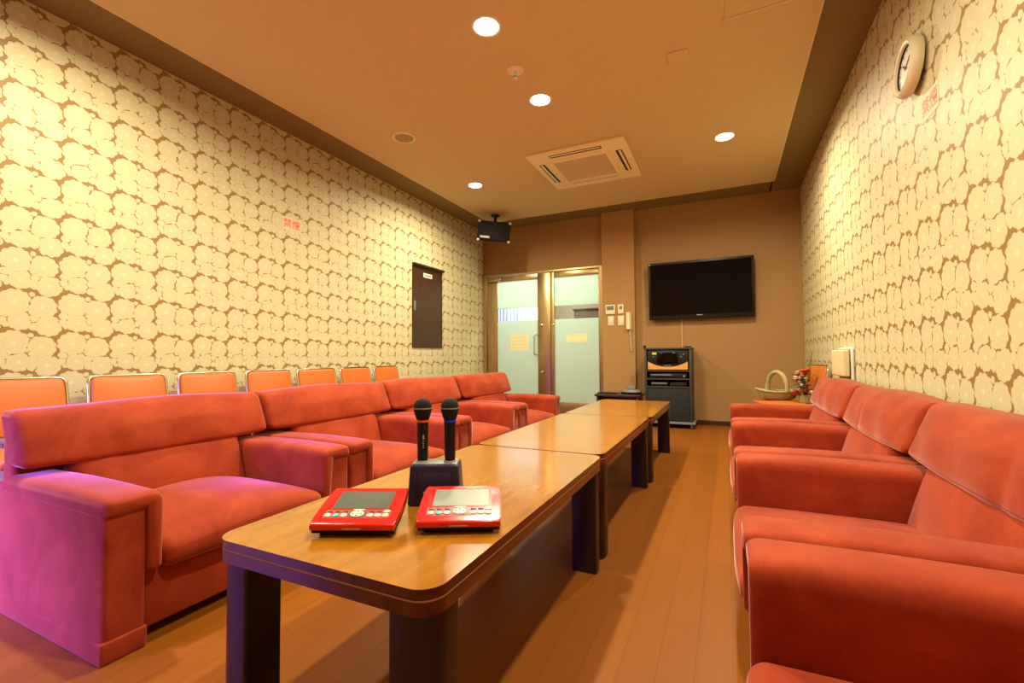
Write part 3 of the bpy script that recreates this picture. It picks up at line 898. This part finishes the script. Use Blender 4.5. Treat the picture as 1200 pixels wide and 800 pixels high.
bx('body', (-.225, .225, yf+.02, .19, 0, .062), M['black'], d1); bx('display_strip', (-.2, .05, yf+.014, yf+.021, .036, .050), M['grey'], d1, bev=.002)
bm = bmesh.new(); lathe(bm, [(0, 0), (.014, 0), (.012, .014), (0, .014)], 18, (.19, yf+.02, .03), Matrix.Rotation(R(90), 3, 'X')); finish('knob', bm, M['grey'], d1)
d2 = thing('receiver', 'small dark receiver box on the lowest open rack shelf, left', 'receiver', (-.78, 6.13, .5135)); bx('body', (-.1, .105, yf+.02, .17, 0, .055), M['blackmatte'], d2, bev=.005); bx('front_strip', (-.09, .095, yf+.015, yf+.021, .03, .045), M['grey'], d2, bev=.001)
d3 = thing('receiver', 'small dark receiver box on the lowest open rack shelf, right', 'receiver', (-.56, 6.13, .5135)); bx('body', (-.09, .105, yf+.02, .17, 0, .05), M['black'], d3, bev=.005); bx('front_strip', (-.08, .095, yf+.015, yf+.021, .006, .018), M['blackmatte'], d3, bev=.001)

# ------------------------------------------------------------------ side table left of the rack, with a router and a remote
st = thing('side_table', 'small dark brown side table in front of the wall column', 'side table', (-1.285, 6.05, 0))
bx('top', (-.29, .29, -.2, .2, .375, .405), M['dark_wood'], st, bev=.005)
for sx in (-1, 1): bx('side_panel', tuple(sorted((sx*.27, sx*.245)))+(-.18, .18, 0, .376), M['dark_wood'], st)
bx('shelf', (-.246, .246, -.17, .17, .15, .17), M['dark_wood'], st); bx('back_panel', (-.246, .246, .165, .178, .17, .376), M['dark_wood'], st, bev=0)
ph = thing('desk_device', 'round grey device with raised block on the small dark side table', 'device', (-1.125, 5.99, .4055))
bm = bmesh.new(); lathe(bm, [(0, 0), (.12, 0), (.135, .02), (.128, .03), (0, .03)], 32); 
for v in bm.verts: v.co.y *= .75
finish('base', bm, M['blackmatte'], ph)
bm = bmesh.new(); lathe(bm, [(0, .03), (.122, .03), (.112, .052), (.07, .06), (0, .06)], 32)
for v in bm.verts: v.co.y *= .75
finish('cover', bm, M['grey'], ph)
bx('raised_block', (-.045, .055, -.03, .04, .055, .105), M['grey'], ph, bev=.01)
rm = thing('remote_tray', 'flat black remote lying on the side table left of the grey device', 'remote', (-1.42, 5.93, .4055), R(-4)); bx('body', (-.13, .13, -.03, .03, 0, .016), M['black'], rm, bev=.005); bx('keypad', (-.1, .1, -.02, .02, .016, .0175), M['blackmatte'], rm, bev=0)

# small dark stand at the far left, behind the armchairs
sd = thing('corner_stand', 'small dark wooden stand by the flowered wall behind the farthest left armchair', 'stand', (-3.28, 5.22, 0))
bx('top', (-.22, .22, -.2, .2, .60, .63), M['dark_wood'], sd)
for sx in (-1, 1):
    for sy in (-1, 1): bx('leg', tuple(sorted((sx*.2, sx*.16)))+tuple(sorted((sy*.18, sy*.14)))+(0, .601), M['dark_wood'], sd)

# ------------------------------------------------------------------ column controls
YC_ = YB-.10
def controller(x0, x1, z0, z1, label, lcd):
    o = thing('wall_controller', label, 'controller', ((x0+x1)/2, YC_, (z0+z1)/2)); w, h = (x1-x0)/2, (z1-z0)/2
    bx('housing', (-w, w, -.02, 0, -h, h), M['cream'], o, bev=.004)
    bx('display', (lcd[0]*w, lcd[1]*w, -.0215, -.019, lcd[2]*h, lcd[3]*h), M['lcd'], o, bev=0)
    bm = bmesh.new()
    for k in range(3): box(bm, -w*.6+k*w*.45, -w*.6+k*w*.45+w*.28, -.0225, -.019, -h*.75, -h*.5)
    finish('button', bm, M['white'], o)
controller(-1.525, -1.390, 1.480, 1.612, 'cream wall controller with wide display, left of the pair on column', (-.75, .75, -.1, .75))
controller(-1.352, -1.272, 1.482, 1.610, 'narrow cream wall controller with small display, right of the pair on column', (-.5, .5, -.05, .65))
def switch(x0, x1, z0, z1, label):
    o = thing('wall_switch', label, 'switch', ((x0+x1)/2, YC_, (z0+z1)/2)); w, h = (x1-x0)/2, (z1-z0)/2
    bx('plate', (-w, w, -.008, 0, -h, h), M['cream'], o, bev=.002); bx('rocker', (-w*.35, w*.35, -.013, -.007, -h*.45, h*.45), M['white'], o, bev=.002)
switch(-1.495, -1.412, 1.325, 1.455, 'cream light switch under the wide-display controller on column')
switch(-1.356, -1.272, 1.322, 1.455, 'cream light switch under the narrow controller, beside the intercom phone')
ip = thing('intercom_phone', 'cream intercom handset with coiled cord hanging on the column', 'phone', (-1.207, YC_, 1.375))
bx('cradle', (-.036, .036, -.03, 0, -.115, .115), M['cream'], ip, bev=.008)
bm = bmesh.new(); rbox(bm, -.027, .027, -.066, -.03, -.12, .122, .014, 3, (2, 2, 8), lambda P, u: (P.x, P.y+(.012*(1-u.z**2) if u.y < .5 else 0), P.z)); finish('handset', bm, M['cream'], ip)
bm = bmesh.new(); n = 260; pts = []
for i in range(n):
    f = i/(n-1); a = f*2*PI*22
    pts.append((.016+.018*f+.009*math.cos(a), -.018+.009*math.sin(a), -.115-.29*f))
tube(bm, pts, .0032, 5); finish('coiled_cord', bm, M['cream'], ip)

# ------------------------------------------------------------------ wall speaker on ceiling mount
sp = thing('loudspeaker', 'black loudspeaker with silver corners hung from the ceiling in the far left corner', 'loudspeaker', (-2.93, 5.68, ZC))
bm = bmesh.new(); lathe(bm, [(0, -.016), (.055, -.016), (.062, 0), (0, 0)], 20); tube(bm, [(0, 0, -.01), (0, 0, -.13)], .02, 10); finish('ceiling_mount', bm, M['black'], sp)
bd = bpy.data.objects.new('cabinet', None)
Rm = Matrix.Rotation(R(32), 4, 'Z') @ Matrix.Rotation(R(12), 4, 'X') @ Matrix.Rotation(R(4), 4, 'Y')
Mx = Matrix.Translation((.0, -.06, -.25)) @ Rm
def sput(bm):
    for v in bm.verts: v.co = Mx @ v.co
bm = bmesh.new(); rbox(bm, -.225, .225, -.12, .13, -.135, .135, .025, 3, (3, 3, 3), lambda P, u: (P.x*(1-.15*max(0, u.y)), P.y, P.z*(1-.15*max(0, u.y)))); sput(bm); cab = finish('cabinet', bm, M['black'], sp)
bm = bmesh.new(); rbox(bm, -.205, .205, -.130, -.118, -.118, .118, .005, 2, (2, 1, 2)); sput(bm); finish('grille', bm, M['blackmatte'], sp)
for sx in (-1, 1):
    for sz in (-1, 1):
        bm = bmesh.new(); rbox(bm, *sorted((sx*.232, sx*.192)), -.134, -.09, *sorted((sz*.142, sz*.108)), .012, 3, (1, 1, 1)); sput(bm); finish('corner_cap', bm, M['silver'], sp)
bm = bmesh.new(); box(bm, -.19, -.06, -.134, -.129, -.095, -.068); sput(bm); finish('badge', bm, M['silver'], sp)

# ------------------------------------------------------------------ left wall hatch
ht = thing('wall_hatch', 'dark brown wooden hatch door set in the left flowered wall', 'hatch', (XL, 4.908, 1.55), R(90))
# local x -> world +y, local -y -> world +x
bm = bmesh.new(); w, h = .320, .525
box(bm, -w-.004, -w+.012, -.014, 0, -h, h); box(bm, w-.012, w+.004, -.014, 0, -h, h); box(bm, -w-.004, w+.025, -.045, 0, h-.012, h+.012); box(bm, -w, w, -.014, 0, -h-.004, -h+.012)
finish('frame', bm, M['dark_wood'], ht, smooth=False)
bx('door_panel', (-w+.012, w-.012, -.009, 0, -h+.012, h-.012), M['hatch'], ht, bev=0)
bx('sign_plate', (-.10, .09, -.012, -.008, .385, .440), M['white'], ht, bev=.001)
bm = bmesh.new()
for k in range(5): box(bm, -.075+k*.030, -.055+k*.030, -.0128, -.0118, .402, .424)
finish('sign_print', bm, M['keygrey'], ht, smooth=False)
bx('handle', (-.298, -.265, -.016, -.008, -.06, .06), M['grey'], ht, bev=.003)

# red no-smoking stickers
def sticker(loc, rz, label, flip):
    o = thing('wall_sticker', label, 'sticker', loc, rz)
    bx('backing', (-.095, .095, -.0015, 0, -.058, .058), M['signpink'], o, bev=0)
    text_mesh('lettering', '禁煙', .088, M['signred'], o, (0, -.0017, -.002), (R(90), 0, 0), .0003, bold=.001)
sticker((XL, 2.842, 2.105), R(90), 'small red lettered sticker on the left flowered wall', 0)
sticker((XR, 2.62, 2.027), R(-90), 'small red lettered sticker below the clock on right wall', 1)

# ------------------------------------------------------------------ clock
ck = thing('wall_clock', 'round cream wall clock high on the right flowered wall', 'clock', (XR, 2.745, 2.27), R(-90))
RX90 = Matrix.Rotation(R(90), 3, 'X')
def tip(bm):
    m = Matrix.Rotation(R(-4), 3, 'X')
    for v in bm.verts: v.co = m @ v.co + Vector((0, -.012, 0))
bm = bmesh.new(); lathe(bm, [(.100, 0), (.130, 0), (.136, .012), (.136, .026), (.130, .040), (.118, .050), (.106, .046), (.101, .036)], 48, (0, 0, 0), RX90); tip(bm); finish('rim', bm, M['cream'], ck)
bm = bmesh.new(); lathe(bm, [(0, 0), (.106, 0), (.106, .030), (0, .030)], 48, (0, 0, 0), RX90); tip(bm); finish('dial', bm, M['white'], ck)
bm = bmesh.new(); lathe(bm, [(.098, .030), (.107, .030), (.107, .037), (.098, .037)], 48, (0, 0, 0), RX90); tip(bm); finish('inner_ring', bm, M['black'], ck)
bm = bmesh.new()
for k in range(12):
    a = k*PI/6; r0, r1 = .078, .092
    c, s = math.sin(a), math.cos(a); q = .003
    v = [bm.verts.new((c*r+s*qq, -.0305, s*r-c*qq)) for r, qq in ((r0, -q), (r1, -q), (r1, q), (r0, q))]; bm.faces.new(v)
    v = [bm.verts.new((c*r+s*qq, -.0312, s*r-c*qq)) for r, qq in ((r0, -q), (r1, -q), (r1, q), (r0, q))]; bm.faces.new(v)
tip(bm); finish('hour_mark', bm, M['black'], ck, smooth=False)
for nm, a, L, q in (('hour_hand', 305, .050, .004), ('minute_hand', 60, .074, .003)):
    bm = bmesh.new(); box(bm, -q, q, -.0345, -.0325, -.012, L); m = Matrix.Rotation(R(a), 3, 'Y')
    for v in bm.verts: v.co = m @ v.co
    tip(bm); finish(nm, bm, M['black'], ck)
bx('hanger', (-.05, .05, -.02, 0, -.03, .10), M['cream'], ck)

# ------------------------------------------------------------------ ceiling things
def downlight(x, y, label, power):
    t = thing('downlight', label, 'ceiling light', (x, y, ZC), 0, 'recessed downlights')
    bm = bmesh.new(); lathe(bm, [(.072, -.002), (.084, -.006), (.090, -.004), (.091, 0), (.072, 0)], 36); finish('trim_ring', bm, M['lamp_trim'], t)
    bm = bmesh.new(); lathe(bm, [(0, -.012), (.042, -.011), (.070, -.005), (.073, -.0005), (0, -.0005)], 36); finish('lamp', bm, M['lamp'], t)
    l = bpy.data.lights.new('downlight_beam', 'AREA'); l.shape = 'DISK'; l.size = .12; l.energy = power; l.color = (1, .90, .63); l.spread = R(168)
    lo = bpy.data.objects.new('downlight_beam', l); COL.objects.link(lo); lo.parent = t; lo.location = (0, 0, -.016)
P = 50
downlight(-1.278, 2.371, 'glowing round downlight nearest the camera, at the top of the photo', P)
downlight(-1.277, 3.248, 'glowing round downlight in the middle of the ceiling, beside the air conditioner', P)
downlight(.021, 4.54, 'glowing round downlight on the right side of the ceiling', P)
downlight(-2.614, 4.561, 'glowing round downlight on the far left of the ceiling, near the loudspeaker', P)
downlight(-2.614, 1.07, 'glowing round downlight above the nearest left armchair, outside the frame', P)
downlight(.021, 1.07, 'glowing round downlight above the nearest right armchairs, outside the frame', P)

sk = thing('fire_sprinkler', 'small chrome fire sprinkler on round ceiling plate between two downlights', 'sprinkler', (-1.299, 2.837, ZC))
bm = bmesh.new(); lathe(bm, [(0, -.004), (.045, -.008), (.056, -.004), (.058, 0), (0, 0)], 32); finish('plate', bm, M['lamp_trim'], sk)
bm = bmesh.new(); tube(bm, [(0, 0, -.005), (0, 0, -.022)], .010, 10); lathe(bm, [(0, -.048), (.020, -.047), (.021, -.044), (0, -.044)], 16)
for s in (-1, 1): tube(bm, [(s*.008, 0, -.02), (s*.014, 0, -.034), (s*.004, 0, -.045)], .0028, 6)
finish('nozzle', bm, M['chrome'], sk)
cs = thing('ceiling_speaker', 'round flush ceiling speaker with pale rim on left of ceiling', 'speaker', (-2.622, 3.275, ZC))
bm = bmesh.new(); lathe(bm, [(.084, -.003), (.090, -.009), (.101, -.007), (.104, 0), (.084, 0)], 40); finish('rim', bm, M['lamp_trim'], cs)
bm = bmesh.new(); lathe(bm, [(0, -.004), (.085, -.004), (.085, -.0005), (0, -.0005)], 40); finish('grille', bm, M['acg'], cs)
ap = thing('ceiling_plate', 'small square blank cover plate on the ceiling', 'cover plate', (-.257, 3.172, ZC)); bx('cover', (-.064, .064, -.066, .066, -.008, 0), M['plate'], ap, bev=.002); bx('centre', (-.05, .05, -.052, .052, -.0095, -.007), M['plate'], ap, bev=.001)
ah = thing('access_panel', 'square ceiling access panel with thin frame at the top edge of photo', 'access panel', (.235, 2.715, ZC))
bm = bmesh.new()
for a in ((-.225, -.213, -.225, .225), (.213, .225, -.225, .225), (-.225, .225, .213, .225), (-.225, .225, -.225, -.213)): box(bm, *a, -.005, 0, bev=.001)
finish('frame', bm, M['ceil_edge'], ah); bx('panel', (-.21, .21, -.21, .21, -.002, 0), M['ceiling'], ah, bev=0)

# air conditioner cassette
ac = thing('ceiling_air_conditioner', 'square cream ceiling air conditioner cassette with slotted vents', 'air conditioner', (-1.293, 4.580, ZC))
bm = bmesh.new(); prism(bm, rrect(-.485, .485, -.485, .485, .015, 4), -.028, 0, .008, 3); finish('panel', bm, M['acp'], ac)
bm = bmesh.new(); prism(bm, rrect(-.31, .31, -.30, .30, .01, 3), -.036, -.027, .004, 2); finish('grille_frame', bm, M['acp'], ac)
gb = bmesh.new(); box(gb, -.265, .265, -.255, .255, -.0385, -.034); finish('grille', gb, M['acg'], ac)
bm = bmesh.new()
for k in range(26): box(bm, -.262, .262, -.25+k*.02-.003, -.25+k*.02+.003, -.0405, -.038)
finish('grille_bars', bm, M['acp'], ac, smooth=False)
for ang in range(4):
    m = Matrix.Rotation(R(90*ang), 3, 'Z')
    bm = bmesh.new(); prism(bm, rrect(-.26, .26, -.425, -.365, .012, 4), -.0295, -.0275)
    for v in bm.verts: v.co = m @ v.co
    v_ = finish('vent', bm, M['slot'], ac)
    bm = bmesh.new(); box(bm, -.252, .252, -.413, -.389, -.031, -.029, bev=.0005)
    if ang == 2:
        for v in bm.verts: v.co = Vector((v.co.x*1.05, -.395+(v.co.y+.401)*2.8, v.co.z-.003))
    for v in bm.verts: v.co = m @ v.co
    finish('vent_flap', bm, M['acp'], v_)

# ------------------------------------------------------------------ other light
def area(name, loc, rot, sx, sy, power, col, spread=180):
    l = bpy.data.lights.new(name, 'AREA'); l.shape = 'RECTANGLE'; l.size = sx; l.size_y = sy; l.energy = power; l.color = col
    o = bpy.data.objects.new(name, l); COL.objects.link(o); o.location = loc; o.rotation_euler = rot; l.spread = R(spread); return o
area('added_blue_light', ((WX0+WX1)/2, YF-.10, (WZ0+WZ1)/2), (R(42), 0, R(-6)), WX1-WX0-.1, WZ1-WZ0-.1, 210, (.17, .11, 1), 88)  # added blue lamp, unseen, that tints the end of the nearest left armchair
area('corridor_light', (-2.6, 7.2, 2.55), (0, 0, 0), 2.2, .8, 120, (.9, .98, 1))

wd = bpy.data.worlds.new('world'); S.world = wd; wd.use_nodes = True
wd.node_tree.nodes['Background'].inputs[0].default_value = (.8, .85, 1, 1)
wd.node_tree.nodes['Background'].inputs[1].default_value = .05

# ------------------------------------------------------------------ camera (16 mm-like wide angle)
cam = bpy.data.cameras.new('camera'); co = bpy.data.objects.new('camera', cam); COL.objects.link(co)
cam.sensor_fit = 'HORIZONTAL'; cam.sensor_width = 36; cam.lens = 532.649/1200*36; cam.clip_start = .02
Rv = Vector((.90424573, .42696782, -.0061755)); Uv = Vector((.01967453, -.02721187, .99943605)); Fv = Vector((-.42655898, .90385729, .03300661))
m = Matrix((Rv, Uv, -Fv)).transposed().to_4x4(); m.translation = (0, 0, .9)
co.matrix_world = m
S.camera = co
S.view_settings.view_transform = 'Standard'; S.view_settings.look = 'None'
S.view_settings.exposure = 0; S.view_settings.gamma = 1; S.view_settings.use_curve_mapping = False
